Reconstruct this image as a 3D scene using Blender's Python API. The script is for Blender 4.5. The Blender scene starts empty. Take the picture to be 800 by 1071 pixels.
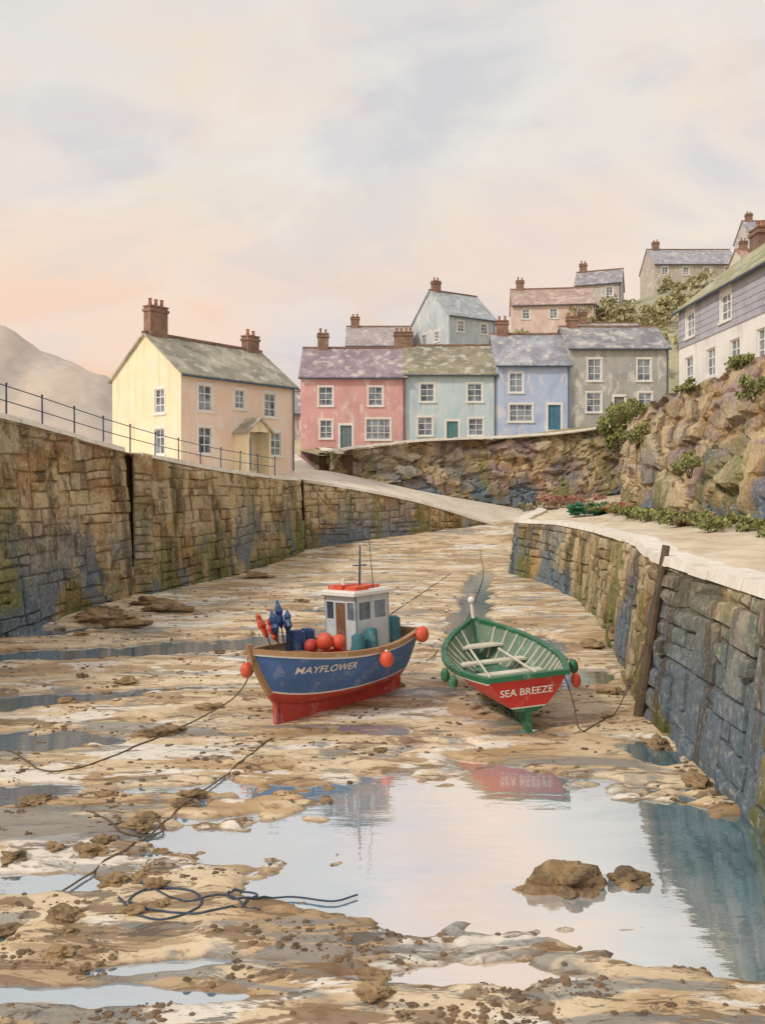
import bpy, math, random, bmesh
import numpy as np
from mathutils import Vector, Matrix, noise
from mathutils.bvhtree import BVHTree
random.seed(7)
R=random.random
def U(a,b): return a+(b-a)*random.random()
def lin(c):
    c=c/255.0
    return c/12.92 if c<=0.04045 else ((c+0.055)/1.055)**2.4
def C(r,g,b): return (lin(r),lin(g),lin(b),1.0)
scene=bpy.context.scene
# ---------------------------------------------------------------- node helpers
class NT:
    def __init__(s,name):
        s.m=bpy.data.materials.new(name); s.m.use_nodes=True
        s.t=s.m.node_tree; s.n=s.t.nodes; s.l=s.t.links
        s.b=s.n['Principled BSDF']
    def new(s,typ,**kw):
        n=s.n.new(typ)
        for k,v in kw.items(): setattr(n,k,v)
        return n
    def inp(s,sock,v):
        if isinstance(v,bpy.types.NodeSocket): s.l.new(v,sock)
        else: sock.default_value=v
    def pos(s,scale=(1,1,1)):
        g=s.new('ShaderNodeNewGeometry'); m=s.new('ShaderNodeMapping')
        s.l.new(g.outputs['Position'],m.inputs[0]); m.inputs['Scale'].default_value=scale
        return m.outputs[0]
    def noise(s,scale,vec=None,detail=4,rough=.55,dist=0.0):
        n=s.new('ShaderNodeTexNoise'); n.inputs['Scale'].default_value=scale
        n.inputs['Detail'].default_value=min(6,detail); n.inputs['Roughness'].default_value=rough
        n.inputs['Distortion'].default_value=dist
        s.l.new(vec if vec is not None else s.pos(),n.inputs['Vector'])
        return n.outputs['Fac']
    def ramp(s,fac,stops):
        r=s.new('ShaderNodeValToRGB'); e=r.color_ramp.elements
        while len(e)<len(stops): e.new(.5)
        for i,(p,c) in enumerate(stops):
            e[i].position=p; e[i].color=c if len(c)==4 else (*c,1)
        s.l.new(fac,r.inputs[0]); return r.outputs[0]
    def mix(s,f,a,b,mode='MIX'):
        n=s.new('ShaderNodeMix',data_type='RGBA',blend_type=mode)
        s.inp(n.inputs[0],f); s.inp(n.inputs[6],a); s.inp(n.inputs[7],b); return n.outputs[2]
    def math(s,op,a,b=0.0):
        n=s.new('ShaderNodeMath',operation=op); s.inp(n.inputs[0],a); s.inp(n.inputs[1],b); return n.outputs[0]
    def mr(s,v,a,b,c=0.0,d=1.0):
        n=s.new('ShaderNodeMapRange'); n.clamp=True
        s.inp(n.inputs[0],v)
        for i,x in enumerate((a,b,c,d)): n.inputs[i+1].default_value=x
        return n.outputs[0]
    def z(s):
        g=s.new('ShaderNodeNewGeometry'); x=s.new('ShaderNodeSeparateXYZ'); s.l.new(g.outputs['Position'],x.inputs[0]); return x.outputs
    def bump(s,h,strength=.4,dist=.05):
        b=s.new('ShaderNodeBump'); b.inputs['Strength'].default_value=strength; b.inputs['Distance'].default_value=dist
        s.l.new(h,b.inputs['Height']); s.l.new(b.outputs[0],s.b.inputs['Normal'])
def g(v): return (v,v,v,1)
def washed(name,c,c2=None,scale=1.2,amt=.5,rough=.75,bump=.15,spec=.3,fine=8):
    t=NT(name)
    if c2 is None: c2=tuple(x*.62 for x in c[:3])+(1,)
    n=t.noise(scale,detail=6,rough=.6,dist=.4)
    f=t.mr(n,.40,.62,0,amt)
    col=t.mix(f,c,c2)
    n2=t.noise(scale*fine,detail=3)
    col=t.mix(t.mr(n2,.35,.65,0,.3),col,tuple(min(1,x*1.25+.03) for x in c[:3])+(1,))
    t.inp(t.b.inputs['Base Color'],col); t.b.inputs['Roughness'].default_value=rough
    t.b.inputs['Specular IOR Level'].default_value=spec
    t.bump(n2,bump,.03)
    return t.m
def rendermat(name,c,c2):
    """lime-washed wall: worn pale patches, rain streaks, damp at the foot"""
    t=NT(name)
    n=t.noise(.55,detail=7,rough=.62,dist=.7); col=t.mix(t.mr(n,.42,.6,0,.75),c,c2)
    n2=t.noise(1.3,t.pos((1,1,.5)),detail=7,rough=.65,dist=.5); col=t.mix(t.mr(n2,.54,.62,0,.55),col,C(240,234,224))
    n3=t.noise(1.6,t.pos((1,1,.12)),detail=5); col=t.mix(t.mr(n3,.56,.7,0,.3),col,C(150,138,126))
    nf=t.noise(10,detail=4); 
    t.inp(t.b.inputs['Base Color'],col); t.b.inputs['Roughness'].default_value=.85; t.b.inputs['Specular IOR Level'].default_value=.2
    t.bump(nf,.25,.03); return t.m
def roofmat(name,c,c2):
    t=NT(name)
    tc=t.new('ShaderNodeTexCoord')
    sx=t.new('ShaderNodeSeparateXYZ'); t.l.new(tc.outputs['Object'],sx.inputs[0])
    cb=t.new('ShaderNodeCombineXYZ'); t.l.new(sx.outputs[0],cb.inputs[0]); t.l.new(sx.outputs[2],cb.inputs[1])
    br=t.new('ShaderNodeTexBrick'); t.l.new(cb.outputs[0],br.inputs[0])
    br.inputs['Scale'].default_value=1.0; br.inputs['Brick Width'].default_value=.42; br.inputs['Row Height'].default_value=.2
    br.inputs['Mortar Size'].default_value=.012; br.inputs['Color1'].default_value=g(1); br.inputs['Color2'].default_value=g(.84); br.inputs['Mortar'].default_value=g(.62)
    n=t.noise(.7,detail=6,dist=.6); col=t.mix(t.mr(n,.42,.58),c,c2)
    n3=t.noise(1.2,detail=6,rough=.65); col=t.mix(t.mr(n3,.53,.62,0,.6),col,C(226,220,208))
    n4=t.noise(2.2,detail=5); col=t.mix(t.mr(n4,.56,.66,0,.4),col,C(110,108,96))
    col=t.mix(.7,col,br.outputs[0],'MULTIPLY')
    t.inp(t.b.inputs['Base Color'],col); t.b.inputs['Roughness'].default_value=.7
    t.bump(br.outputs[0],.4,.03)
    return t.m
# ---------------------------------------------------------------- mesh builder
class MB:
    def __init__(s): s.v=[];s.f=[];s.m=[];s.c=[]
    def face(s,pts,m=0,c=.5):
        i=len(s.v); s.v+= [tuple(p) for p in pts]; s.f.append(tuple(range(i,i+len(pts)))); s.m.append(m); s.c.append(c)
    def hexa(s,p,m=0,c=.5):
        i=len(s.v); s.v+=[tuple(q) for q in p]
        for f in ((0,3,2,1),(4,5,6,7),(0,1,5,4),(1,2,6,5),(2,3,7,6),(3,0,4,7)):
            s.f.append(tuple(i+k for k in f)); s.m.append(m); s.c.append(c)
    def box(s,x0,x1,y0,y1,z0,z1,m=0,c=.5):
        s.hexa([(x0,y0,z0),(x1,y0,z0),(x1,y1,z0),(x0,y1,z0),(x0,y0,z1),(x1,y0,z1),(x1,y1,z1),(x0,y1,z1)],m,c)
    def tube(s,a,b,r0,r1=None,n=8,m=0,c=.5,caps=True):
        a=Vector(a);b=Vector(b); r1=r0 if r1 is None else r1
        d=(b-a).normalized(); u=d.orthogonal().normalized(); w=d.cross(u)
        i=len(s.v)
        for P,r in ((a,r0),(b,r1)):
            for k in range(n):
                t=2*math.pi*k/n; s.v.append(tuple(P+u*math.cos(t)*r+w*math.sin(t)*r))
        for k in range(n):
            s.f.append((i+k,i+(k+1)%n,i+n+(k+1)%n,i+n+k)); s.m.append(m); s.c.append(c)
        if caps:
            s.f.append(tuple(i+k for k in range(n))[::-1]); s.m.append(m); s.c.append(c)
            s.f.append(tuple(i+n+k for k in range(n))); s.m.append(m); s.c.append(c)
    def ball(s,c0,r,m=0,seg=12,rings=8,sc=(1,1,1),jit=0,c=.5,seed=0,fr=1.6):
        i=len(s.v)
        for a in range(rings+1):
            th=math.pi*a/rings
            for b in range(seg):
                ph=2*math.pi*b/seg
                p=Vector((math.sin(th)*math.cos(ph),math.sin(th)*math.sin(ph),math.cos(th)))
                k=1+(jit*noise.fractal(p*fr+Vector((seed*7.3,seed,0)),1,2,3) if jit else 0)
                s.v.append((c0[0]+p.x*r*sc[0]*k,c0[1]+p.y*r*sc[1]*k,c0[2]+p.z*r*sc[2]*k))
        for a in range(rings):
            for b in range(seg):
                s.f.append((i+a*seg+b,i+(a+1)*seg+b,i+(a+1)*seg+(b+1)%seg,i+a*seg+(b+1)%seg)); s.m.append(m); s.c.append(c)
    def build(s,name,mats,parent=None,smooth=False,recalc=True):
        me=bpy.data.meshes.new(name); me.from_pydata(s.v,[],s.f)
        for m in mats: me.materials.append(m)
        me.polygons.foreach_set('material_index',s.m)
        ca=me.color_attributes.new('rnd','FLOAT_COLOR','CORNER')
        arr=[]
        for f,c in zip(s.f,s.c): arr+= [c,c,c,1.0]*len(f)
        ca.data.foreach_set('color',arr)
        if recalc:
            bm=bmesh.new(); bm.from_mesh(me); bmesh.ops.recalc_face_normals(bm,faces=bm.faces); bm.to_mesh(me); bm.free()
        if smooth: me.polygons.foreach_set('use_smooth',[True]*len(me.polygons))
        me.update()
        o=bpy.data.objects.new(name,me); scene.collection.objects.link(o)
        if parent: o.parent=parent
        return o
def empty(name,loc=(0,0,0),rot=(0,0,0)):
    e=bpy.data.objects.new(name,None); e.location=loc; e.rotation_euler=rot; e.empty_display_size=.3
    scene.collection.objects.link(e); return e
def fin(p,x): return float(np.interp(x,[q[0] for q in p],[q[1] for q in p]))
def sst(a,b,x):
    t=max(0,min(1,(x-a)/(b-a))); return t*t*(3-2*t)
# ---------------------------------------------------------------- materials
def stonemat(name,moss=2.8,base0=0.0,mauve=.0):
    t=NT(name)
    at=t.new('ShaderNodeAttribute',attribute_name='rnd')
    col=t.ramp(at.outputs['Fac'],[(0,C(142,120,92)),(.25,C(180,158,122)),(.5,C(198,178,142)),(.75,C(186,172,150)),(1,C(220,204,172))])
    n=t.noise(.33,detail=6,rough=.64,dist=1.0)
    col=t.mix(t.mr(n,.45,.55,0,.8),col,C(212,192,152))
    nb=t.noise(.3,t.pos((1,1,1.2)),detail=6,rough=.66,dist=1.2)
    col=t.mix(t.mr(nb,.51,.57,0,.7),col,C(172,132,84))
    n1=t.noise(.7,t.pos((1,1,.7)),detail=6,rough=.68,dist=1.0)
    col=t.mix(t.mr(n1,.53,.58,0,.75),col,C(112,92,66))
    if mauve:
        nm=t.noise(.3,t.pos((1,1,1.3)),detail=6,dist=.8); col=t.mix(t.mr(nm,.5,.57,0,mauve),col,C(166,146,148))
    z=t.z()[2]
    n4=t.noise(.5,t.pos((1,1,.3)),detail=6,rough=.64,dist=.7)
    low=t.mr(z,base0,base0+moss,1,0)
    col=t.mix(t.math('MULTIPLY',low,t.mr(n4,.42,.52,.2,1.0)),col,C(100,104,62))
    n6=t.noise(.42,t.pos((1.2,1.2,.22)),detail=6,rough=.62,dist=.5)
    col=t.mix(t.math('MULTIPLY',t.mr(n6,.53,.59,0,.85),t.mr(z,base0+1,base0+5.5,1,0.3)),col,C(118,124,72))
    n5=t.noise(.24,t.pos((1,1,.7)),detail=6,dist=.8)
    col=t.mix(t.math('MULTIPLY',t.mr(n5,.49,.55,0,.85),t.mr(z,base0+1.2,base0+4.2,1,0.12)),col,C(104,122,140))
    n8=t.noise(.9,t.pos((1,1,.12)),detail=6,rough=.6)
    col=t.mix(t.mr(n8,.56,.62,0,.65),col,C(84,74,58))
    nf=t.noise(8,detail=6,rough=.7)
    col=t.mix(t.mr(nf,.5,.62,0,.35),col,C(90,76,58))
    col=t.mix(t.mr(nf,.46,.36,0,.3),col,C(228,214,188))
    t.inp(t.b.inputs['Base Color'],col); t.b.inputs['Roughness'].default_value=.9
    t.b.inputs['Specular IOR Level'].default_value=.15
    t.bump(nf,.8,.08)
    return t.m
M_stone=stonemat('harbour_stone')
M_stone2=stonemat('rock_face_stone',moss=1.5,base0=3.0,mauve=.8)
M_mortar=washed('mortar',C(120,102,78),C(76,68,52),1.5,.8)
M_cope=washed('coping_stone',C(238,232,220),C(196,184,164),1.4,.5)
M_road=washed('pale_concrete',C(228,218,202),C(196,180,156),.6,.6,bump=.3)
M_path=washed('quay_path',C(224,210,186),C(180,160,128),.5,.8,bump=.4)
M_earth=washed('terrace_earth',C(172,156,120),C(120,118,82),.5,.8,bump=.5)
M_hill=washed('hill_grass',C(186,178,148),C(134,136,108),.12,.9,bump=.5,fine=12)
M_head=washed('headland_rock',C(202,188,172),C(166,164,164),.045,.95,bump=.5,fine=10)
M_white=washed('white_paint',C(240,238,230),C(214,210,204),2,.5,rough=.5)
t=NT('window_glass'); _n=t.noise(1.3); t.inp(t.b.inputs['Base Color'],t.ramp(_n,[(.35,C(66,76,92)),(.6,C(150,160,172))])); t.b.inputs['Roughness'].default_value=.12; M_glass=t.m
M_iron=washed('railing_iron',C(74,88,108),C(50,56,66),3,.5,rough=.5)
M_brick=washed('chimney_brick',C(156,124,104),C(106,84,76),1.2,.9)
M_pot=washed('clay_pot',C(172,126,98),C(120,86,70),4,.6)
M_wood=washed('weathered_timber',C(104,88,68),C(62,56,46),2.5,.8)
M_rope=washed('rope_fibre',C(112,98,80),C(74,66,56),6,.6)
M_rope2=washed('blue_rope_fibre',C(70,86,104),C(46,56,70),6,.6)
M_rock=washed('wet_rock',C(160,134,98),C(72,60,46),1.8,.95,rough=.6,bump=.7)
M_peb=washed('pebble_stone',C(134,110,84),C(78,68,56),2,.9,rough=.7,bump=.3)
# ---------------------------------------------------------------- ground
def gbase(x,y):
    b=fin([(0,0),(42,0),(48,.25),(57,1.7),(64,2.3),(90,2.3),(700,2.3)],y)
    return b+.22*sst(-8,-11,x)*sst(24,34,y)
def ell(x,y,cx,cy,rx,ry,a=0):
    c,s=math.cos(a),math.sin(a); dx,dy=x-cx,y-cy
    u=(c*dx+s*dy)/rx; v=(-s*dx+c*dy)/ry
    return math.sqrt(u*u+v*v)
POOLS=[(1.6,11.3,3.6,2.35,-.08,.26),(-1.3,11.2,1.7,.6,.1,.2),(4.6,10.3,2.2,2.0,0,.24),(3.6,8.7,1.7,.55,-.1,.16),
 (-7.4,23.6,6.0,.95,.22,.26),(-2.9,26.0,2.6,.55,.4,.2),(-8.6,18.0,2.6,.75,.35,.22),(-6.9,15.6,2.0,.6,.1,.18),(-10.2,27,1.8,.7,.6,.18),
 (-6.6,12.8,1.9,.55,.1,.18),(-4.5,10.0,1.5,.35,.05,.16),(-6.0,8.7,1.9,.5,.1,.18),(-3.2,7.9,1.8,.16,.0,.14),(3.3,30,.7,6.0,-.2,.17),(4.6,39,.6,6.0,-.2,.17),(5.0,20.5,1.1,.8,.2,.17),(4.6,24.8,.9,1.6,.3,.16),
 (.9,22.4,1.4,.4,.1,.14),(-4.8,19.4,1.6,.35,.15,.15),(-3.6,13.1,1.3,.25,.1,.14),(.6,8.2,1.5,.18,0,.12),(-1.8,31,1.6,.5,.3,.14),(1.0,15.2,.9,.16,0,.12),(4.9,14.6,.5,1.0,0,.14),(-.2,16.2,1.4,.5,.1,.055),(2.9,15.9,.9,.35,0,.055),(-1.8,8.4,1.2,.12,.1,.12)]  # shallow damp hollows under the boats, shaped to darken the sand like shadow
def gz(x,y):
    z=gbase(x,y)
    if -40<x<40 and 2<y<62:
        n=noise.fractal(Vector((x*.30,y*.66,0.3)),1.0,2.1,5)
        n2=noise.noise(Vector((x*1.3,y*2.6,5)))
        n3=noise.noise(Vector((x*4.5,y*7,9)))
        n4=noise.noise(Vector((x*10,y*15,3))) if y<20 else 0
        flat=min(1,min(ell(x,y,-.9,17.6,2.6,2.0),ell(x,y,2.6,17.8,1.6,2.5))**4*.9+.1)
        z+= .042*(.3+.7*flat)+.062*n*(.3+.7*flat)+.024*n2+.013*n3+.005*n4
        w=.55*noise.noise(Vector((x*.55,y*1.1,2)))+.42*noise.noise(Vector((x*1.7,y*3.8,4)))+.2*noise.noise(Vector((x*4,y*8,7)))
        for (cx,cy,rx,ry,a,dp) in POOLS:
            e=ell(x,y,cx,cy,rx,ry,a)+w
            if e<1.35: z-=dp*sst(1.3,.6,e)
    return z
WL=-.035
def axis(segs):
    out=[segs[0][0]]
    for a,b,st in segs:
        n=max(1,round((b-a)/st)); out+= [a+(b-a)*(i+1)/n for i in range(n)]
    return out
xs=axis([(-900,-100,160),(-100,-20,16),(-20,-13,.6),(-13,-5.5,.13),(-5.5,5.8,.08),(5.8,9,.2),(9,20,1.2),(20,100,16),(100,900,160)])
ys=axis([(-300,0,60),(0,6,.8),(6,16,.065),(16,28,.12),(28,64,.3),(64,100,6),(100,1500,200)])
nx,ny=len(xs),len(ys)
V=[(x,y,gz(x,y)) for y in ys for x in xs]
F=[(j*nx+i,j*nx+i+1,(j+1)*nx+i+1,(j+1)*nx+i) for j in range(ny-1) for i in range(nx-1)]
me=bpy.data.meshes.new('ground'); me.from_pydata(V,[],F); me.polygons.foreach_set('use_smooth',[True]*len(F)); me.update()
ground=bpy.data.objects.new('ground',me); scene.collection.objects.link(ground)
t=NT('wet_sand')
nA=t.noise(.5,t.pos((.5,1.25,1)),detail=6,rough=.6,dist=.8)
col=t.ramp(nA,[(.32,C(174,144,106)),(.43,C(200,170,130)),(.48,C(218,194,156)),(.55,C(228,208,176)),(.66,C(208,182,142))])
nB=t.noise(.9,t.pos((.42,1.3,1)),detail=6,rough=.66,dist=1.0)
col=t.mix(t.mr(nB,.535,.565,0,.65),col,C(160,130,94))
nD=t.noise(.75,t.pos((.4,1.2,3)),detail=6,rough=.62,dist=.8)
col=t.mix(t.mr(nD,.555,.58,0,.85),col,C(238,232,220))  # near-white patches: wet-sand highlight painted into the colour
nC=t.noise(2.0,t.pos((.38,1.4,1)),detail=6,rough=.68,dist=.9)
yy=t.z()[1]; xx=t.z()[0]
nearf=t.mr(yy,15,10,0,.035)
col=t.mix(t.mr(t.math('ADD',nC,nearf),.57,.595,0,.78),col,C(122,96,68))
nG=t.noise(.55,t.pos((.45,1.5,1)),detail=6,rough=.64,dist=.9)
nearl=t.mr(t.math('ADD',yy,t.math('MULTIPLY',xx,.6)),13,8,0,.04)
col=t.mix(t.mr(t.math('ADD',nG,nearl),.56,.60,0,.75),col,C(132,136,136))
nH=t.noise(3.2,t.pos((.5,1.5,1)),detail=6,rough=.7,dist=.6)
col=t.mix(t.mr(t.math('ADD',nH,nearf),.61,.635,0,.75),col,C(84,76,68))
nE=t.noise(8,t.pos((.55,1.3,1)),detail=6,rough=.72)
col=t.mix(t.mr(nE,.57,.62,0,.5),col,C(112,90,66))
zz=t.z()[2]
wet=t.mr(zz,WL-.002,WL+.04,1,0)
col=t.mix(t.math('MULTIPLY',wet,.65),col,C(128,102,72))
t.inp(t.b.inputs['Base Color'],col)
t.inp(t.b.inputs['Roughness'],t.mr(wet,0,1,.55,.2))
t.b.inputs['Specular IOR Level'].default_value=.45
hb=t.math('ADD',nE,t.math('MULTIPLY',nC,2.0)); t.bump(hb,.45,.04)
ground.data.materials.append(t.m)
t=NT('tidal_water')
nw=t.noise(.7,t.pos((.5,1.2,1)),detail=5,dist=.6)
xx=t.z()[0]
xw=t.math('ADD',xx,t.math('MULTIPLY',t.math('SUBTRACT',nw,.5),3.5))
col=t.ramp(t.mr(xw,-3.4,5.6),[(0,C(126,158,182)),(.28,C(150,184,206)),(.42,C(226,212,206)),(.55,C(250,214,182)),(.68,C(196,206,212)),(.84,C(112,146,158)),(1,C(70,98,98))])  # peach and blue sky reflection painted into the water's base colour
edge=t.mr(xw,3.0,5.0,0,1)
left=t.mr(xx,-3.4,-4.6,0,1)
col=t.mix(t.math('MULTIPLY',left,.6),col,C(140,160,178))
t.inp(t.b.inputs['Base Color'],col); t.b.inputs['Roughness'].default_value=.05; t.b.inputs['Specular IOR Level'].default_value=.6
gl=t.new('ShaderNodeBsdfGlossy'); gl.inputs['Roughness'].default_value=.02; gl.inputs['Color'].default_value=(.97,.97,.97,1)
rp=t.noise(2.0,t.pos((.5,1.8,1)),detail=4); bp=t.new('ShaderNodeBump'); bp.inputs['Strength'].default_value=.13; bp.inputs['Distance'].default_value=.05
t.l.new(rp,bp.inputs['Height']); t.l.new(bp.outputs[0],gl.inputs['Normal']); t.l.new(bp.outputs[0],t.b.inputs['Normal'])
mx=t.new('ShaderNodeMixShader'); t.inp(mx.inputs[0],t.mr(edge,0,1,.6,.4)); t.l.new(t.b.outputs[0],mx.inputs[1]); t.l.new(gl.outputs[0],mx.inputs[2])
t.l.new(mx.outputs[0],t.n['Material Output'].inputs[0])
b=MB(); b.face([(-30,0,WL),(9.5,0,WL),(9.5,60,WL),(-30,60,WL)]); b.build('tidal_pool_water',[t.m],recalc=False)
# ---------------------------------------------------------------- stone walls
def catmull(pts,n=6):
    out=[]; P=[np.array(q,float) for q in pts]; P=[2*P[0]-P[1]]+P+[2*P[-1]-P[-2]]
    for i in range(1,len(P)-2):
        for k in range(n):
            u=k/n; a,b_,c,d=P[i-1:i+3]
            out.append(.5*((2*b_)+(-a+c)*u+(2*a-5*b_+4*c-d)*u*u+(-a+3*b_-3*c+d)*u**3))
    out.append(P[-2]); return out
class Path:
    def __init__(s,pts,side,batter,smooth=True):
        P=np.array(catmull(pts,6) if smooth else [np.array(q,float) for q in pts]); s.P=P; s.side=side; s.bt=batter
        seg=np.hypot(np.diff(P[:,0]),np.diff(P[:,1])); s.S=np.concatenate([[0],np.cumsum(seg)]); s.L=s.S[-1]; s.H=P[:,2].max()
    def at(s,q):
        P,S=s.P,s.S; q=max(0,min(s.L,q)); x=np.interp(q,S,P[:,0]); y=np.interp(q,S,P[:,1]); zt=np.interp(q,S,P[:,2])
        a=max(0,q-.25); c=min(s.L,q+.25)
        tx=np.interp(c,S,P[:,0])-np.interp(a,S,P[:,0]); ty=np.interp(c,S,P[:,1])-np.interp(a,S,P[:,1]); l=math.hypot(tx,ty)
        return x,y,zt,s.side*ty/l,-s.side*tx/l
    def pt(s,q,z,out):
        x,y,zt,a,b_=s.at(q); o=out-s.bt*z/4.0
        return (x+a*o,y+b_*o,z)
def coping(B,pa,copew,mi):
    s=0; L=pa.L
    while s<L-.05:
        l=U(.7,1.6); a,c=s+.008,min(L,s+l)-.008; s+=l
        if c-a<.1: continue
        k=max(1,int((c-a)/.5)); up=U(0,.06); oo=U(.03,.13)
        for j in range(k):
            a2=a+(c-a)*j/k; c2=a+(c-a)*(j+1)/k
            za,zc=pa.at(a2)[2],pa.at(c2)[2]
            B.hexa([pa.pt(a2,za-.02,oo),pa.pt(c2,zc-.02,oo),pa.pt(c2,zc-.02,-copew),pa.pt(a2,za-.02,-copew),
                    pa.pt(a2,za+.13+up,oo-.03),pa.pt(c2,zc+.13+up,oo-.03),pa.pt(c2,zc+.13+up,-copew),pa.pt(a2,za+.13+up,-copew)],mi,R())
def stone_wall(name,pts,side,batter=.35,mat=M_stone,zlow=-.6,rowh=(.24,.48),thick=.8,cope=True,smooth=True,relief=.12,copew=.55,wobA=.24):
    """snecked rubble masonry: uneven courses, some stones two courses tall"""
    pa=Path(pts,side,batter,smooth); L=pa.L; B=MB(); pt=pa.pt; at=pa.at; sd_=U(0,99)
    Z=[zlow]
    while Z[-1]<pa.H+.5: Z.append(Z[-1]+U(*rowh))
    wob=lambda r,s_: wobA*noise.noise(Vector((s_*.22,r*.35,sd_)))+.06*noise.noise(Vector((s_*.9,r*2.1,sd_)))
    occ=[[] for _ in range(len(Z)+3)]
    for r in range(len(Z)-1):
        s=0.0; O=sorted(occ[r])
        while s<L-.05:
            hit=[o_ for o_ in O if o_[0]<=s+.02<o_[1]]
            if hit: s=hit[0][1]; continue
            lim=min([o_[0] for o_ in O if o_[0]>s]+[L])
            l=U(.3,1.0)*(1.6 if R()<.25 else 1); e=s+l
            if lim-e<.25: e=lim
            e=min(e,lim)
            tall=1
            if R()<.30 and r+2<len(Z) and e-s>.35:
                tall=2; occ[r+1].append((s,e))
                if R()<.25 and r+3<len(Z) and e-s>.6: tall=3; occ[r+2].append((s,e))
            s0,s1=s,e; s=e
            gp=U(.006,.022); a,c=s0+gp,s1-gp
            if c-a<.08: continue
            lo=lambda q: Z[r]+wob(r,q); hi=lambda q: Z[r+tall]+wob(r+tall,q)
            zba,zbc=lo(a)+gp,lo(c)+gp
            zta=min(hi(a)-gp,at(a)[2]-.02); ztc=min(hi(c)-gp,at(c)[2]-.02)
            if zta-zba<.06 or ztc-zbc<.06: continue
            o=U(.0,relief)*(1 if R()<.9 else 1.7); cc=R(); iv=U(.02,.05)
            J=[(U(-.03,.03),U(-.04,.04)) for _ in range(4)]
            Q=[(a+J[0][0],zba+J[0][1]),(c+J[1][0],zbc+J[1][1]),(c+J[2][0],ztc+min(0,J[2][1])),(a+J[3][0],zta+min(0,J[3][1]))]
            I=[(Q[0][0]+iv,Q[0][1]+iv),(Q[1][0]-iv,Q[1][1]+iv),(Q[2][0]-iv,Q[2][1]-iv),(Q[3][0]+iv,Q[3][1]-iv)]
            front=[pt(q[0],q[1],o+U(-.03,.03)) for q in I]
            cen=pt((a+c)/2+U(-.1,.1)*(c-a),(Q[0][1]+Q[2][1])/2,o+U(0,.06))
            mid=[pt(q[0],q[1],o-.045) for q in Q]; base=[pt(q[0],q[1],-.06) for q in Q]
            for k in range(4):
                k2=(k+1)%4
                B.face([front[k],front[k2],cen],0,cc)
                B.face([mid[k],mid[k2],front[k2],front[k]],0,cc); B.face([base[k],base[k2],mid[k2],mid[k]],0,cc)
    n=max(2,int(L/.6))
    for i in range(n):
        a,c=L*i/n,L*(i+1)/n; za,zc=at(a)[2],at(c)[2]
        B.face([pt(a,zlow,-.02),pt(c,zlow,-.02),pt(c,zc-.01,-.02),pt(a,za-.01,-.02)],0,.12)
        B.face([pt(a,za-.01,-.02),pt(c,zc-.01,-.02),pt(c,zc-.01,-thick),pt(a,za-.01,-thick)],1)
        B.face([pt(a,za-.01,-thick),pt(c,zc-.01,-thick),pt(c,zlow,-thick),pt(a,zlow,-thick)],1)
    if cope: coping(B,pa,copew,2)
    return B.build(name,[mat,M_mortar,M_cope],recalc=False)
def rock_face(name,pts,side,batter,mat,zlow,amp=.55,cell=.75,step=.2,cope=False,copew=.5):
    """weathered rubble and bedrock: a stepped, cracked surface"""
    pa=Path(pts,side,batter); L=pa.L; ns=int(L/step); B=MB(); sd_=U(0,50)
    rows=int((pa.H-zlow)/(step*.9)); G=[];CC=[]
    for j in range(rows+1):
        f=j/rows; r=[];rc=[]
        for i in range(ns+1):
            s=L*i/ns; zt=pa.at(s)[2]+.22*noise.noise(Vector((s*.6,sd_,1)))+.1*noise.noise(Vector((s*2.1,sd_,4)))
            z=zlow+(zt-zlow)*f
            w=Vector((s*.55+.35*noise.noise(Vector((s*.7,z,1))),z*1.15+.3*noise.noise(Vector((s*.8,z,8))),sd_))*cell*1.6
            d,pp=noise.voronoi(w); hs=(noise.cell(pp[0]*13.7)+1)/2
            o=amp*(.75*hs+.5*noise.fractal(Vector((s*.22,z*.35,sd_)),1,2,4))
            if d[1]-d[0]<.09: o-=.16
            o-= .25*f**6
            r.append(pa.pt(s,z,o)); rc.append(max(0,min(1,hs*.9)))
        G.append(r); CC.append(rc)
    for r in G: B.v+=r
    G_=ns+1
    for j in range(rows):
        for i in range(ns):
            B.f.append((j*G_+i,j*G_+i+1,(j+1)*G_+i+1,(j+1)*G_+i)); B.m.append(0); B.c.append(CC[j][i])
    top=G[-1]
    for i in range(ns):
        q0=pa.pt(L*i/ns,top[i][2]-.05,-1.2); q1=pa.pt(L*(i+1)/ns,top[i+1][2]-.05,-1.2)
        B.face([top[i],top[i+1],q1,q0],1)
        B.face([q0,q1,(q1[0],q1[1],zlow),(q0[0],q0[1],zlow)],1)
    if cope: coping(B,pa,copew,2)
    return B.build(name,[mat,M_mortar,M_cope],recalc=False)
stone_wall('harbour_wall',[(-16.5,3,8.2),(-14.2,13,7.8),(-11.9,25,7.05),(-10.2,33.6,6.1)],+1,rowh=(.3,.6))
stone_wall('harbour_wall',[(-9.6,34,5.95),(-8.1,40,5.45),(-6.2,46,5.05),(-4.7,50,4.85)],+1,rowh=(.3,.6))
stone_wall('slipway_wall',[(-4.7,50.05,4.8),(-1.5,52,4.25),(2.8,54.5,3.3),(7.2,57,1.9),(8.6,57.7,1.62)],+1,rowh=(.28,.5))
stone_wall('harbour_wall',[(-10.25,33.6,6.1),(-9.55,33.95,6.0)],+1,smooth=False,cope=False)
stone_wall('quay_wall',[(4.9,2,3.2),(5.1,8,3.2),(5.4,11.6,3.2),(5.5,14.2,3.2),(5.6,17.7,3.2),(6.3,21.2,3.2),(6.75,23.6,3.15),(7.5,28,3.0),(7.95,32.7,2.9),(7.75,38,2.85),(6.75,42.3,2.7),(7.2,44.6,2.75),(9,50,2.85),(10.8,58,2.9)],-1,batter=.5,copew=.6,rowh=(.26,.5))
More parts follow.
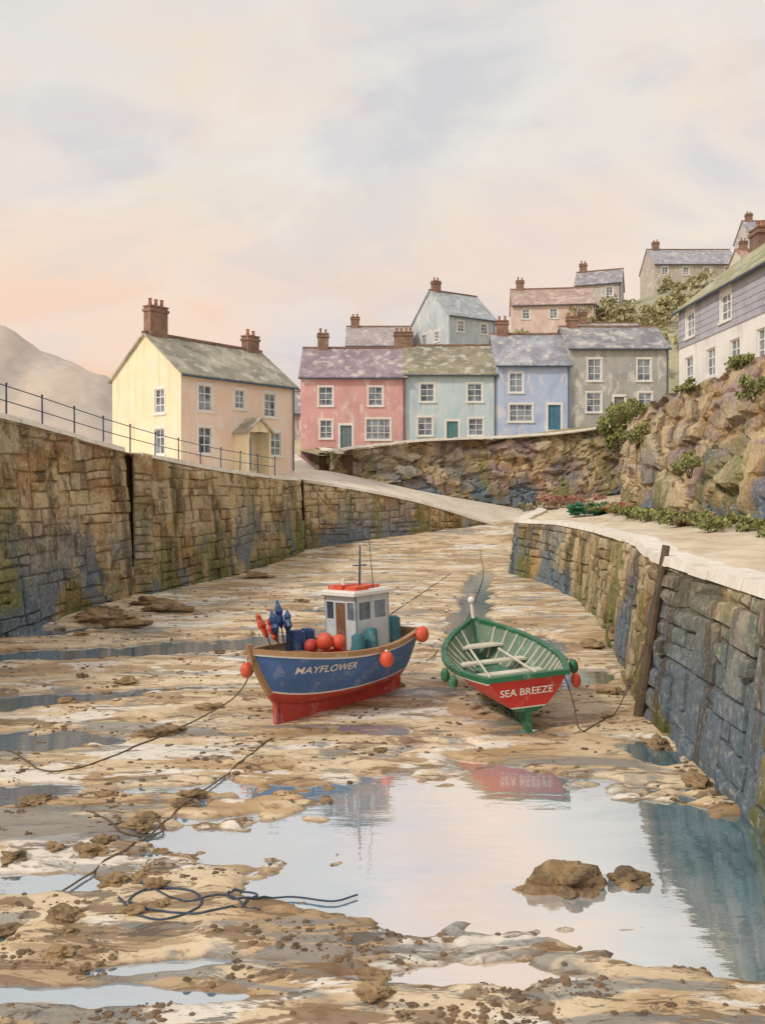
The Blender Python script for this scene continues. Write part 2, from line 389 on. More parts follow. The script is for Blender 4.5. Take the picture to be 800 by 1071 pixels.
rock_face('retaining_wall',[(-6.4,66,7.4),(-5.0,60,7.0),(-3.9,56.4,6.7),(-2.6,56.9,6.9),(-.6,58.4,7.3),(3.5,60,7.8),(10,62.3,8.2),(16,63,8.8),(23,62.3,10)],+1,.6,M_stone2,1.2,amp=.7,cope=True)
rock_face('rocky_bank',[(13.2,4,10.1),(13.2,16,10.0),(13.1,30,9.75),(12.7,39,9.1),(12.6,42.6,8.8),(14,48,8.9),(17.5,61,9.6)],-1,.55,M_stone2,2.6,amp=.8,cell=.5)
# ---------------------------------------------------------------- terrain strips
def strip(name,rows,mat,sub=6,rough=0.0,sc=.3):
    b=MB(); rows=[catmull(r,sub) for r in rows]; G=[]
    for a,c in zip(rows[:-1],rows[1:]):
        G.append(a)
        for k in range(1,4): G.append([p_*(1-k/4)+q_*(k/4) for p_,q_ in zip(a,c)])
    G.append(rows[-1]); nn=len(rows[0])
    b.v=[(q[0],q[1],q[2]+(rough*noise.fractal(Vector((q[0]*sc,q[1]*sc,0)),1,2,4) if j else 0)) for j,r in enumerate(G) for q in r]
    for j in range(len(G)-1):
        for i in range(nn-1):
            b.f.append((j*nn+i,j*nn+i+1,(j+1)*nn+i+1,(j+1)*nn+i)); b.m.append(0); b.c.append(.5)
    return b.build(name,[mat],smooth=True)
strip('promenade',[[(-17,3,8.15),(-14.7,13,7.75),(-12.4,25,6.95),(-10.3,34,6.0),(-8.6,40,5.45),(-6.7,46,5.05),(-5.1,50,4.9),(-4.6,56,5.5),(-6.9,66,6.9),(-8,78,7.2)],
 [(-22,3,8.3),(-19,13,7.8),(-17,25,7.0),(-15,34,6.2),(-12.8,40,5.7),(-10.8,46,5.55),(-8,52,5.5),(-8,57,5.7),(-10,66,6.6),(-13,78,6.8)],
 [(-90,3,8.3),(-90,13,7.8),(-90,25,7.0),(-90,34,6.2),(-90,40,5.7),(-90,46,5.5),(-90,52,5.5),(-90,57,5.5),(-90,66,5.5),(-90,90,5.5)]],M_road)
strip('slipway_road',[[(-5.1,49.6,4.95),(-4.7,50.4,4.9),(-1.4,52.5,4.28),(2.8,55,3.3),(7.3,57.6,1.85),(9.2,57.6,1.74)],
 [(-5.3,57,5.6),(-3.7,56.6,5.5),(-.4,58.8,4.8),(3.7,60.4,3.9),(10.2,62.8,2.75),(12.5,63.3,2.6)]],M_road)
strip('quay_path',[[(5.5,2,3.2),(5.95,8,3.2),(6.2,11.6,3.2),(6.3,14.2,3.2),(6.4,17.7,3.2),(7.05,21.2,3.2),(7.5,23.6,3.15),(8.2,28,3.0),(8.65,32.7,2.9),(8.5,38,2.85),(7.6,42.3,2.7),(8,44.6,2.75),(9.7,50,2.85),(11.4,58,2.9)],
 [(9.8,2,3.25),(9.8,8,3.25),(9.9,11.6,3.25),(9.9,14.2,3.25),(10,17.7,3.25),(10.3,21.2,3.25),(10.5,23.6,3.2),(11,28,3.15),(11.2,32.7,3.1),(11.2,38,3.1),(11,42.3,3.1),(11.5,46,3.1),(13,54,3.2),(15,64,3.3)],
 [(14.9,2,3.5),(14.9,8,3.5),(14.8,11.6,3.5),(14.8,14.2,3.5),(14.8,17.7,3.5),(14.8,21.2,3.5),(14.8,23.6,3.5),(14.8,28,3.6),(14.8,32.7,3.7),(14.7,38,3.7),(14.7,42.3,3.7),(15.5,46,3.7),(17.5,54,3.8),(20,64,3.9)]],M_path,rough=.12,sc=.6)
strip('terrace',[[(-6.9,67,7.3),(-5.4,60.4,6.9),(-4.3,57,6.6),(-2.9,57.6,6.8),(-.8,58.9,7.2),(3.5,60.6,7.7),(10,62.9,8.1),(16,63.5,8.7),(23,62.8,9.9)],
 [(-6.9,67.3,7.4),(-6.4,66.5,7.4),(-5.6,66.5,7.4),(-3,66.5,7.4),(-.8,66.5,7.5),(3.5,66.5,7.7),(10,66.6,8.3),(16,66.6,9.2),(25,66.6,9.8)],
 [(-6.9,78,7.4),(-6.4,78,7.4),(-5.6,78,7.4),(-3,78,7.4),(-.8,78,7.5),(3.5,78,7.7),(10,78,8.3),(16,78,9.2),(25,78,9.8)]],M_earth)
strip('terrace',[[(15.0,4,9.85),(15.0,16,9.75),(14.8,30,9.5),(14.4,39,8.9),(14.4,42.6,8.65),(15.6,48,8.8),(19.3,61,9.5),(20,66,9.6)],
 [(60,4,16),(60,16,16),(60,30,16),(60,39,16),(60,43,16),(60,50,16),(60,61,16),(60,72,16)]],M_earth,rough=0)
ZM=[(-40,5),(-14,8),(-7,13),(-3,16.8),(10,20.5),(22,24.0),(27,27),(33,30),(47,34.5),(60,42),(80,56),(120,62),(200,60)]
def hz(x,y):
    a=.62*sst(-16,-2,x)
    v=6.6+max(0,(y-74))*a; m=fin(ZM,x)
    k=1.6; v=-k*math.log(math.exp(-v/k)+math.exp(-m/k))
    return v+.8*noise.fractal(Vector((x*.07,y*.07,3)),1,2,5)-max(0,y-150)*.08
def hfield(name,hx,hy,fn,mat):
    b=MB(); b.v=[(x,y,fn(x,y)) for y in hy for x in hx]; n_=len(hx)
    for j in range(len(hy)-1):
        for i in range(n_-1): b.f.append((j*n_+i,j*n_+i+1,(j+1)*n_+i+1,(j+1)*n_+i)); b.m.append(0); b.c.append(.5)
    b.build(name,[mat],smooth=True)
hfield('hillside',axis([(-22,60,1.6),(60,220,5)]),axis([(72,150,1.6),(150,320,10)]),hz,M_hill)
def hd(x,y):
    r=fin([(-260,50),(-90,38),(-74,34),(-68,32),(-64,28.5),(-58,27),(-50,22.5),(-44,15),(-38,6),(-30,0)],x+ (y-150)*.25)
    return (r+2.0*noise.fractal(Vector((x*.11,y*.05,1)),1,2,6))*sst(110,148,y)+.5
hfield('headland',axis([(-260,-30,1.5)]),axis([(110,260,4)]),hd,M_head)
# ---------------------------------------------------------------- houses
def chimney(b,cx,cy,z0,z1,w=.9,d=.6,pots=2,m=0,mp=1):
    b.box(cx-w/2,cx+w/2,cy-d/2,cy+d/2,z0,z1,m)
    b.box(cx-w/2-.07,cx+w/2+.07,cy-d/2-.07,cy+d/2+.07,z1-.28,z1-.12,m)
    b.box(cx-w/2-.05,cx+w/2+.05,cy-d/2-.05,cy+d/2+.05,z1,z1+.08,m)
    for i in range(pots):
        px=cx+(i-(pots-1)/2)*w/max(1,pots); hh_=U(.35,.5)
        b.tube((px,cy,z1+.06),(px,cy,z1+hh_),.12,.09,8,mp); b.tube((px,cy,z1+hh_),(px,cy,z1+hh_+.05),.12,.12,8,mp)
def house(name,loc,yaw,w,dep,eave,ridge,wallc,roofc,roofc2,wins=(),doors=(),gwins=(),chims=(),fnd=2.5,porch=None,wallc2=None,frontc=None):
    e=empty(name,loc,(0,0,yaw)); nm=name
    mw=rendermat(nm+'_render',wallc,wallc2 or tuple(q*.8 for q in wallc[:3])+(1,))
    mwf=rendermat(nm+'_front_render',*frontc) if frontc else mw
    mr_=roofmat(nm+'_slate',roofc,roofc2)
    front=lambda u,z,dp:(u,dp,z)
    gab=lambda u,z,dp:(dp,dep-u,z)
    b=MB()
    def wallholes(W,H,holes,fn,mi):
        xs_=sorted(set([0,W]+[h[0] for h in holes]+[h[0]+h[2] for h in holes])); zs_=sorted(set([-fnd,H]+[h[1] for h in holes]+[h[1]+h[3] for h in holes]))
        for i in range(len(xs_)-1):
            for j in range(len(zs_)-1):
                cx,cz=(xs_[i]+xs_[i+1])/2,(zs_[j]+zs_[j+1])/2
                if any(h[0]<cx<h[0]+h[2] and h[1]<cz<h[1]+h[3] for h in holes): continue
                b.face([fn(xs_[i],zs_[j],0),fn(xs_[i+1],zs_[j],0),fn(xs_[i+1],zs_[j+1],0),fn(xs_[i],zs_[j+1],0)],mi)
        for (u,z,ww,hh) in [h[:4] for h in holes]:
            for q in (((u,z),(u+ww,z)),((u+ww,z),(u+ww,z+hh)),((u+ww,z+hh),(u,z+hh)),((u,z+hh),(u,z))):
                (a,c),(d,f)=q; b.face([fn(a,c,0),fn(d,f,0),fn(d,f,.16),fn(a,c,.16)],mi)
    holes=[tuple(q[:4]) for q in wins]+[(q[0],0,q[1],q[2]) for q in doors]
    wallholes(w,eave,holes,front,1)
    wallholes(dep,eave,[tuple(q[:4]) for q in gwins],gab,0)
    b.face([(w,0,-fnd),(w,dep,-fnd),(w,dep,eave),(w,0,eave)]); b.face([(w,dep,-fnd),(0,dep,-fnd),(0,dep,eave),(w,dep,eave)])
    b.face([(0,dep,eave),(0,0,eave),(0,dep/2,ridge)]); b.face([(w,0,eave),(w,dep,eave),(w,dep/2,ridge)])
    b.build('walls',[mw,mwf],e,recalc=False)
    r=MB(); oh=.25; og=.16; th=.13; sl=(ridge-eave)/(dep/2)
    for sgn in (0,1):
        ya=-oh if sgn==0 else dep+oh; za=eave-oh*sl+.03; yb=dep/2; zb=ridge+.03
        K=6
        for q_ in range(K):
            xa=-og+(w+2*og)*q_/K; xb=-og+(w+2*og)*(q_+1)/K; sa=-.05*math.sin(math.pi*q_/K); sb=-.05*math.sin(math.pi*(q_+1)/K)
            p=[(xa,ya,za),(xb,ya,za),(xb,yb,zb+sb),(xa,yb,zb+sa)]
            r.hexa(p+[(x,y,z+th) for x,y,z in p],0)
    r.box(-og-.02,w+og+.02,dep/2-.13,dep/2+.13,ridge+th-.06,ridge+th+.09,1)
    r.build('roof',[mr_,M_brick],e)
    g2=MB()
    g2.tube((-og,-oh-.06,eave-oh*sl+.02),(w+og,-oh-.06,eave-oh*sl+.02),.06,None,6,0)
    g2.tube((w-.15,-.08,.0),(w-.15,-.08,eave-.1),.045,None,6,0)
    g2.build('gutter',[M_iron],e)
    f=MB()
    def win(u,z,ww,hh,fn,nv=1,nh=2):
        t_=.07
        bx=lambda a,c,d,h2,p0,p1,m: f.hexa([fn(a,d,p0),fn(c,d,p0),fn(c,d,p1),fn(a,d,p1),fn(a,h2,p0),fn(c,h2,p0),fn(c,h2,p1),fn(a,h2,p1)],m)
        bx(u,u+t_,z,z+hh,.05,.13,0); bx(u+ww-t_,u+ww,z,z+hh,.05,.13,0)
        bx(u+t_,u+ww-t_,z,z+t_,.05,.13,0); bx(u+t_,u+ww-t_,z+hh-t_,z+hh,.05,.13,0)
        for i in range(nv):
            c=u+ww*(i+1)/(nv+1); bx(c-.025,c+.025,z+t_,z+hh-t_,.065,.115,0)
        for i in range(nh):
            c=z+hh*(i+1)/(nh+1); bx(u+t_,u+ww-t_,c-.025,c+.025,.07,.112,0)
        f.face([fn(u,z,.1),fn(u+ww,z,.1),fn(u+ww,z+hh,.1),fn(u,z+hh,.1)],1)
        for q in ((u-.11,u-.003,z-.003,z+hh),(u+ww+.003,u+ww+.11,z-.003,z+hh),(u-.13,u+ww+.13,z+hh+.003,z+hh+.14)): bx(*q,-.025,.02,0)
        bx(u-.14,u+ww+.14,z-.12,z-.006,-.1,.04,0)
    for q in wins: win(*q[:4],front,*(q[4:] if len(q)>4 else ()))
    for q in gwins: win(*q[:4],gab,*(q[4:] if len(q)>4 else ()))
    f.build('windows',[M_white,M_glass],e)
    for q in doors:
        d=MB(); u,ww,hh,dc=q
        md=washed(nm+'_door_paint',dc,None,2,.5)
        d.box(u+.08,u+ww-.08,.1,.15,.02,hh-.08,0)
        for k in (0,1):
            for l in (0,1):
                x0=u+.16+k*(ww-.32)/2; d.box(x0+.03,x0+(ww-.32)/2-.03,.08,.1,.2+l*hh*.45,.2+l*hh*.45+hh*.34,0)
        d.box(u-.1,u+.08,-.03,.14,0,hh+.12,1); d.box(u+ww-.08,u+ww+.1,-.03,.14,0,hh+.12,1); d.box(u+.08,u+ww-.08,-.03,.14,hh-.08,hh+.12,1)
        d.box(u-.15,u+ww+.15,-.4,.1,-.4,-.01,2)
        d.build('door',[md,M_white,M_cope],e)
    if chims:
        c=MB()
        for (cx,cy,up,ww,pots) in chims: chimney(c,cx,dep/2+cy,ridge-1.2,ridge+up,ww,.65,pots)
        c.build('chimney',[M_brick,M_pot],e)
    if porch:
        u,pw,pd,ph=porch; q=MB()
        q.box(u,u+.12,-pd,-.005,-.3,ph,0); q.box(u+pw-.12,u+pw,-pd,-.005,-.3,ph,0)
        q.face([(u,-pd+.01,ph),(u+pw,-pd+.01,ph),(u+pw/2,-pd+.01,ph+.75)],0)
        for s_ in (0,1):
            xa=u-.2 if s_==0 else u+pw+.2; za=ph-.15
            p=[(xa,-pd-.15,za),(u+pw/2,-pd-.15,ph+.8),(u+pw/2,-.005,ph+.8),(xa,-.005,za)]
            q.hexa(p+[(x,y,z+.1) for x,y,z in p],1)
        q.build('porch',[mw,mr_],e)
    return e
yw=math.atan2(.79,.61)
house('cottage',(-11.4,46,5.5),yw,9.2,6.6,5.5,8.0,C(246,234,198),C(190,184,162),C(154,150,134),
 wins=[(1.25,3.45,1.0,1.5),(4.05,3.75,.8,1.15),(6.5,3.4,1.0,1.5),(1.25,.95,1.0,1.55),(7.0,.95,1.0,1.5)],
 doors=[(4.45,1.0,2.1,C(130,150,148))],gwins=[(4.2,3.3,.9,1.4),(4.2,.9,.9,1.5)],
 chims=[(.75,0,1.7,1.25,3),(8.4,0,1.0,1.0,2)],porch=(4.0,1.9,1.2,2.3),wallc2=C(244,224,190),frontc=(C(244,224,206),C(240,210,190)))
house('cottage',(-6.75,67,7.4),0,8.65,7,6.0,8.8,C(224,176,174),C(172,152,160),C(146,130,140),
 wins=[(1.5,3.6,1.15,1.55),(5.6,3.6,1.15,1.55),(1.6,.9,1.0,1.5),(5.4,.8,2.0,1.7,3,2)],doors=[(3.2,1.1,2.05,C(118,136,146))],
 chims=[(1.6,0,1.3,.9,2)],wallc2=C(212,158,158))
house('cottage',(1.93,67.2,7.75),0,7.5,7,5.9,8.7,C(204,222,228),C(166,156,132),C(138,134,114),
 wins=[(1.2,3.6,1.15,1.5),(5.1,3.6,1.2,1.5),(1.0,.8,1.2,1.5),(5.2,.8,1.2,1.4)],doors=[(3.3,1.1,2.05,C(96,140,144))],
 chims=[(-.1,0,1.2,1.6,4)],wallc2=C(186,210,220))
house('cottage',(9.47,67.0,9.0),0,6.0,7,5.4,8.4,C(190,206,232),C(180,182,190),C(150,152,162),
 wins=[(1.0,3.1,1.1,1.6),(1.0,.7,1.9,1.4,2,2)],doors=[(4.1,1.2,2.15,C(80,128,154))],
 chims=[(.9,0,1.2,1.0,2)],wallc2=C(170,188,222))
house('cottage',(15.5,67.3,9.7),0,8.2,7,6.1,8.4,C(184,184,180),C(168,168,170),C(134,134,140),
 wins=[(1.5,3.4,1.1,1.8),(5.6,3.4,1.1,1.8),(1.4,.8,1.2,1.6),(5.7,.8,1.1,1.6)],doors=[(3.6,1.0,2.15,C(130,130,128))],
 chims=[(1.0,0,.9,.9,2)],wallc2=C(160,162,158))
eW=house('white_cottage',(15.4,42.2,9.1),-math.pi/2,17,7.5,4.6,7.6,C(242,240,234),C(178,176,136),C(150,150,112),
 wins=[(.9,.6,1.0,1.4),(3.6,.7,1.0,1.3),(6.2,.7,1.0,1.3),(8.8,.7,1.0,1.3),(11.5,.7,1.0,1.3),(1.0,3.0,1.1,1.2),(5.2,3.0,1.1,1.2),(9.8,3.0,1.1,1.2)],
 chims=[(1.0,0,.9,1.0,2)],wallc2=C(224,222,220))
b=MB()
mh=washed('hung_slate',C(178,178,188),C(150,150,160),.8,.7)
def slh(u0,u1,z0,z1):
    z=z0
    while z<z1-.01:
        zt=min(z+.3,z1); b.hexa([(u0,-.05,z),(u1,-.05,z),(u1,-.004,z),(u0,-.004,z),(u0,-.03,zt),(u1,-.03,zt),(u1,-.004,zt),(u0,-.004,zt)],0); z+=.3
cuts=[0,.85,2.25,5.05,6.45,9.65,11.05,17]
for i in range(0,len(cuts)-1):
    if i%2==0: slh(cuts[i],cuts[i+1],2.6,4.5)
for a,c in ((.85,2.25),(5.05,6.45),(9.65,11.05)): slh(a,c,2.6,2.86)
b.build('slate_hanging',[mh],eW)
def hh(n,x,y,z,w,dep,ev,rd,c,rc,yaw=0,wn=2,**kw):
    wins=[]
    for i in range(wn):
        u=w*(i+.5)/wn-.45; wins+= [(u,ev-1.7,.9,1.2),(u,ev-4.1,.9,1.2)] if ev>4.6 else [(u,ev-1.8,.9,1.2)]
    house(n,(x,y,z),yaw,w,dep,ev,rd,c,rc,tuple(q*.8 for q in rc[:3])+(1,),wins=wins,chims=[(w*.08+.3,0,1.2,1.0,2)],fnd=6,**kw)
hh('hill_cottage',-4.2,95,17.2,7.6,6,3.4,6.0,C(200,184,174),C(184,174,174))
hh('hill_cottage',7.6,93,19.6,6.8,7.5,4.2,7.6,C(196,206,212),C(184,190,196),yaw=.55,gwins=[(2,1.4,.9,1.2),(4.6,1.4,.9,1.2)])
hh('hill_cottage',16.6,104,23.2,10.4,6.5,4.0,6.6,C(232,206,192),C(194,168,156),wn=3,yaw=-.12)
hh('hill_cottage',27.0,114,28.5,6.2,6,3.6,6.0,C(196,190,188),C(166,162,170),yaw=-.35)
hh('hill_cottage',41.5,124,32.8,12.8,7,5.0,8.0,C(194,186,174),C(176,176,184),wn=4)
hh('hill_cottage',50,112,31.5,9,6,3.6,5.8,C(230,222,212),C(190,146,130),wn=3)
hh('hill_cottage',58,128,39,9,6,4.6,7.4,C(198,194,194),C(168,168,176),wn=3)
hh('hill_cottage',-12.5,84,7.6,6,6,4.2,6.6,C(184,166,156),C(162,152,158))
hh('hill_cottage',22,90,15.5,7,6,4.6,7.2,C(206,198,186),C(176,170,170))
# ---------------------------------------------------------------- foliage
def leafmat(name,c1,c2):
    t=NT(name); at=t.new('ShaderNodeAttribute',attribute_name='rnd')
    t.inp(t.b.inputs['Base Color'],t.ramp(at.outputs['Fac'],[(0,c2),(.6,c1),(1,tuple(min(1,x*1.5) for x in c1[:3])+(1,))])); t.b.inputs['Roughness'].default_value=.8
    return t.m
LF=leafmat('leaf',C(144,148,90),C(86,96,54)); LF2=leafmat('autumn_leaf',C(176,170,126),C(118,118,80)); LF3=leafmat('heather',C(176,128,110),C(120,84,78))
def foliage(name,blobs,n,ls=.16,mat=LF):
    b=MB()
    for (cx,cy,cz,rx,ry,rz) in blobs:
        cl=[(Vector((U(-1,1),U(-1,1),U(-.6,1))).normalized()*U(.35,.95),U(.25,.5),R()) for _ in range(16)]
        for _ in range(n):
            c,r,s=random.choice(cl)
            p=c+Vector((random.gauss(0,1),random.gauss(0,1),random.gauss(0,1))).normalized()*r*U(.3,1)
            P=Vector((cx+p.x*rx,cy+p.y*ry,cz+p.z*rz))
            d=Vector((U(-1,1),U(-1,1),U(-.3,1))).normalized(); u=d.orthogonal().normalized()*ls*U(.6,1.3); w=d.cross(u).normalized()*ls*U(.4,.8)
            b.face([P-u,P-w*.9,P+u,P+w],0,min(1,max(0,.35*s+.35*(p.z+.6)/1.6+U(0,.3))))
        for _ in range(5):
            b.tube((cx+U(-.2,.2)*rx,cy,cz-rz),(cx+U(-.7,.7)*rx,cy+U(-.5,.5)*ry,cz+U(0,.6)*rz),.05*rz,.015,5,1)
    return b.build(name,[mat,M_wood],recalc=False)
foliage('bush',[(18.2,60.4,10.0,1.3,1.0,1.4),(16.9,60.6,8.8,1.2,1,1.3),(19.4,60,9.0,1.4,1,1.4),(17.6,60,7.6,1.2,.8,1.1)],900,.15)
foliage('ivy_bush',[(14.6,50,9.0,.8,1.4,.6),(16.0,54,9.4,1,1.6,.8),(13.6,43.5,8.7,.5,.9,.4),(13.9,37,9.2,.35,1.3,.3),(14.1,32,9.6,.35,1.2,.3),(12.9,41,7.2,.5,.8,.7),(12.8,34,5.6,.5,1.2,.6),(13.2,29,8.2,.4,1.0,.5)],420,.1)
hbl=[]
for x,y in ((28,104),(31,106),(34,104),(37,108),(33,98),(38,102),(29,99),(36,96),(41,112),(45,116),(12.5,90),(14.5,97),(5,88),(3,92),(25,97),(24,108),(56,120),(62,122),(48,108),(53,106),(22,84),(17,86),(30,90),(27,86),(8,84),(30,102),(33,101),(35,106),(39,107),(42,118),(27,101),(26,104),(31,109),(16,101),(44,110),(60,124),(66,126)):
    r=U(1.4,2.3); hbl.append((x,y,hz(x,y)+r*.4,r*1.3,r,r*.8))
foliage('hillside_shrubs',hbl,240,.34,LF2)
foliage('hedge',[(-7.5,60.5,6.6,.5,.6,1.3)],500,.12)
vg=[]
for i in range(26):
    y=24+i*.85; vg.append((12.3-U(0,1.3)+(.8 if y>43 else 0),y,3.45,U(.4,.9),.6,U(.15,.45)))
foliage('grass_verge',vg,190,.09)
foliage('grass_verge',[(U(8.8,16),U(54,60.5),3.1,.7,.5,.35) for _ in range(8)],110,.1,LF2)
foliage('heather',[(U(10,17),U(54,61),3.4,.8,.5,.5) for _ in range(8)],130,.1,LF3)
# ---------------------------------------------------------------- railing
def railing(name,pts):
    P=[Vector(q) for q in catmull(pts,8)]; b=MB(); acc=0; posts=[]
    for a,c in zip(P[:-1],P[1:]):
        l=(c-a).length
        while acc<=l: posts.append(a.lerp(c,acc/l)); acc+=2.0
        acc-=l
    for q in posts:
        tl=Vector((U(-.03,.03),U(-.03,.03),1.1)); b.tube(q+Vector((0,0,-.1)),q+tl,.035,.03,6); b.ball(q+tl+Vector((0,0,.02)),.05,seg=6,rings=4)
    for a,c in zip(posts[:-1],posts[1:]):
        for h in (.55,1.05): b.tube(a+Vector((0,0,h)),c+Vector((0,0,h)),.02,None,5)
    return b.build(name,[M_iron])
railing('railing',[(-15.0,11,8.05),(-12.7,25,7.15),(-10.95,33.6,6.25),(-9.1,40,5.62),(-7.0,46,5.22),(-5.6,49.6,5.05)])
# ---------------------------------------------------------------- boats
def paint(name,c,amt=.4,rough=.45):
    t=NT(name)
    n=t.noise(1.6,detail=6,rough=.62,dist=.6); col=t.mix(t.mr(n,.42,.6,0,amt),c,tuple(x*.6 for x in c[:3])+(1,))
    n2=t.noise(3.2,detail=6,rough=.7,dist=.5); col=t.mix(t.mr(n2,.56,.62,0,amt*.9),col,tuple(x*.6+.34 for x in c[:3])+(1,))
    n3=t.noise(14,t.pos((1,1,.3)),detail=4); col=t.mix(t.mr(n3,.6,.7,0,.25),col,C(96,84,72))
    t.inp(t.b.inputs['Base Color'],col); t.b.inputs['Roughness'].default_value=rough; t.b.inputs['Specular IOR Level'].default_value=.4
    t.bump(n3,.12,.02); return t.m
P_blue=paint('blue_hull_paint',C(78,118,176)); P_red=paint('red_hull_paint',C(196,76,66)); P_red2=paint('red_topside_paint',C(206,62,54),.3); P_grn=paint('green_hull_paint',C(50,112,80))
P_wht=paint('white_boat_paint',C(238,234,226),.2); P_tan=paint('varnished_wood',C(176,138,98)); P_dblue=paint('navy_plastic',C(52,84,136))
P_org=paint('orange_buoy',C(222,92,62),.35); P_cab=paint('cabin_paint',C(208,216,220),.35); P_int=paint('green_grey_interior',C(112,136,116)); P_seat=paint('thwart_paint',C(220,214,194)); P_dk=paint('dark_cloth',C(58,62,74)); P_brn=paint('brown_door',C(134,96,70)); P_teal=paint('teal_bin',C(74,132,144))
class Hull:
    def __init__(s,L,B,free,b0,sb,ss,rake,smax=.42,zk=.22,srake=.15,pw=2.4,wl=.42,e0=.55):
        s.L,s.B,s.free,s.b0,s.sb,s.ss,s.rake,s.smax,s.zk,s.srake,s.pw,s.wl,s.e0=L,B,free,b0,sb,ss,rake,smax,zk,srake,pw,wl,e0
        s.TL=sorted(set([0,.04,.09,wl-.04,wl,wl+.035]+[q for q in (.16,.24,.3,.42,.5,.6,.7,.8,.9,1.0) if abs(q-wl)>.045]))
    def hb(s,u):
        if u<s.smax: return s.B/2*(s.b0+(1-s.b0)*math.sin(math.pi/2*u/s.smax))
        return s.B/2*max(.012,1-((u-s.smax)/(1-s.smax))**s.pw)
    def zs(s,u): return s.free+s.sb*max(0,(u-.4)/.6)**2+s.ss*max(0,(.4-u)/.4)**2
    def p(s,u,t,sd,off=0.0,zoff=0.0):
        e=s.e0+.4*u**2; zk=s.zk+.2*u**5+.1*(1-u)**3
        x=-s.L/2+s.L*u - s.rake*(1-t)**1.3*u**4 + s.srake*(1-t)*(1-u)**4
        y=max(.0,s.hb(u)*t**e-off)
        return (x,sd*y,zk+(s.zs(u)-zk)*t**1.08+zoff)
def make_hull(e,H,mb,mstripe,mtop,mgun,minn,deckt,floor_mat,name='hull'):
    N=28; b=MB(); TL=H.TL; mi=lambda t1: 0 if t1<=H.wl+.001 else (1 if t1<=H.wl+.036 else 2)
    for sd in (1,-1):
        for i in range(N):
            u0,u1=i/N,(i+1)/N
            for j in range(len(TL)-1):
                t0,t1=TL[j],TL[j+1]
                q=[H.p(u0,t0,sd),H.p(u1,t0,sd),H.p(u1,t1,sd),H.p(u0,t1,sd)]
                b.face(q if sd<0 else q[::-1],mi(t1))
    for j in range(len(TL)-1):
        t0,t1=TL[j],TL[j+1]
        b.face([H.p(0,t0,-1),H.p(0,t1,-1),H.p(0,t1,1),H.p(0,t0,1)],mi(t1))
    o=b.build(name,[mb,mstripe,mtop],e,recalc=False)
    bm=bmesh.new(); bm.from_mesh(o.data); bmesh.ops.remove_doubles(bm,verts=bm.verts,dist=.001); bmesh.ops.recalc_face_normals(bm,faces=bm.faces)
    for f in bm.faces: f.smooth=True
    for ed in bm.edges:
        if len(ed.link_faces)==2 and ed.calc_face_angle(0)>.7: ed.smooth=False
    bm.to_mesh(o.data); bm.free()
    bvh=BVHTree.FromPolygons([v.co.copy() for v in o.data.vertices],[tuple(p.vertices) for p in o.data.polygons])
    b=MB(); T2=[deckt]+[t for t in TL if t>deckt+.001]
    for sd in (1,-1):
        for i in range(N):
            u0,u1=i/N,(i+1)/N
            for j in range(len(T2)-1):
                b.face([H.p(u0,T2[j],sd,.05),H.p(u1,T2[j],sd,.05),H.p(u1,T2[j+1],sd,.05),H.p(u0,T2[j+1],sd,.05)],0)
    for i in range(N):
        u0,u1=i/N,(i+1)/N
        b.face([H.p(u0,deckt,1,.05),H.p(u1,deckt,1,.05),H.p(u1,deckt,-1,.05),H.p(u0,deckt,-1,.05)],1)
    c0=H.p(0,deckt,1,.05); c1=H.p(0,1,1,.05)
    b.face([(c0[0]+.06,c0[1],c0[2]),(c1[0]+.06,c1[1],c1[2]),(c1[0]+.06,-c1[1],c1[2]),(c0[0]+.06,-c0[1],c0[2])],0)
    b.build('lining',[minn,floor_mat],e,recalc=False)
    b=MB()
    def gp(u,sd,o,dz):
        p=H.p(u,1,sd); y=max(.01,abs(p[1])+o); return (p[0],sd*y,p[2]+dz)
    for sd in (1,-1):
        for i in range(N):
            u0,u1=i/N,(i+1)/N
            b.hexa([gp(u0,sd,.045,-.06),gp(u1,sd,.045,-.06),gp(u1,sd,-.085,-.06),gp(u0,sd,-.085,-.06),gp(u0,sd,.045,.035),gp(u1,sd,.045,.035),gp(u1,sd,-.085,.035),gp(u0,sd,-.085,.035)],0)
            b.hexa([gp(u0,sd,.012,-.10),gp(u1,sd,.012,-.10),gp(u1,sd,-.02,-.10),gp(u0,sd,-.02,-.10),gp(u0,sd,.02,-.062),gp(u1,sd,.02,-.062),gp(u1,sd,-.02,-.062),gp(u0,sd,-.02,-.062)],1)
    p=H.p(0,1,1); b.box(p[0]-.04,p[0]+.09,-p[1]-.04,p[1]+.04,p[2]-.055,p[2]+.04,0)
    b.build('gunwale',[mgun,P_wht],e)
    b=MB(); w=.05; st=[]
    for i in range(N+1):
        p=H.p(i/N,0,1); st.append((p[0],p[2]))
    for (a,c) in zip(st[:-1],st[1:]):
        if c[0]<=a[0]: continue
        b.hexa([(a[0],-w,0),(c[0],-w,0),(c[0],w,0),(a[0],w,0),(a[0],-w,a[1]+.04),(c[0],-w,c[1]+.04),(c[0],w,c[1]+.04),(a[0],w,a[1]+.04)],0)
    sp=[H.p(1,t_,1) for t_ in [0,.1,.2,.35,.5,.65,.8,.9,1.0]]; sp=[(q[0],q[2]) for q in sp]
    sp=[(sp[0][0]-.02,0.0)]+sp+[(sp[-1][0]+.03,sp[-1][1]+.12)]
    for a,c in zip(sp[:-1],sp[1:]):
        b.hexa([(a[0]-.05,-w,a[1]),(a[0]+.07,-w,a[1]),(a[0]+.07,w,a[1]),(a[0]-.05,w,a[1]),(c[0]-.05,-w,c[1]),(c[0]+.07,-w,c[1]),(c[0]+.07,w,c[1]),(c[0]-.05,w,c[1])],0 if c[1]<H.free*.5 else 1)
    b.build('keel',[mb,mgun],e)
    return bvh
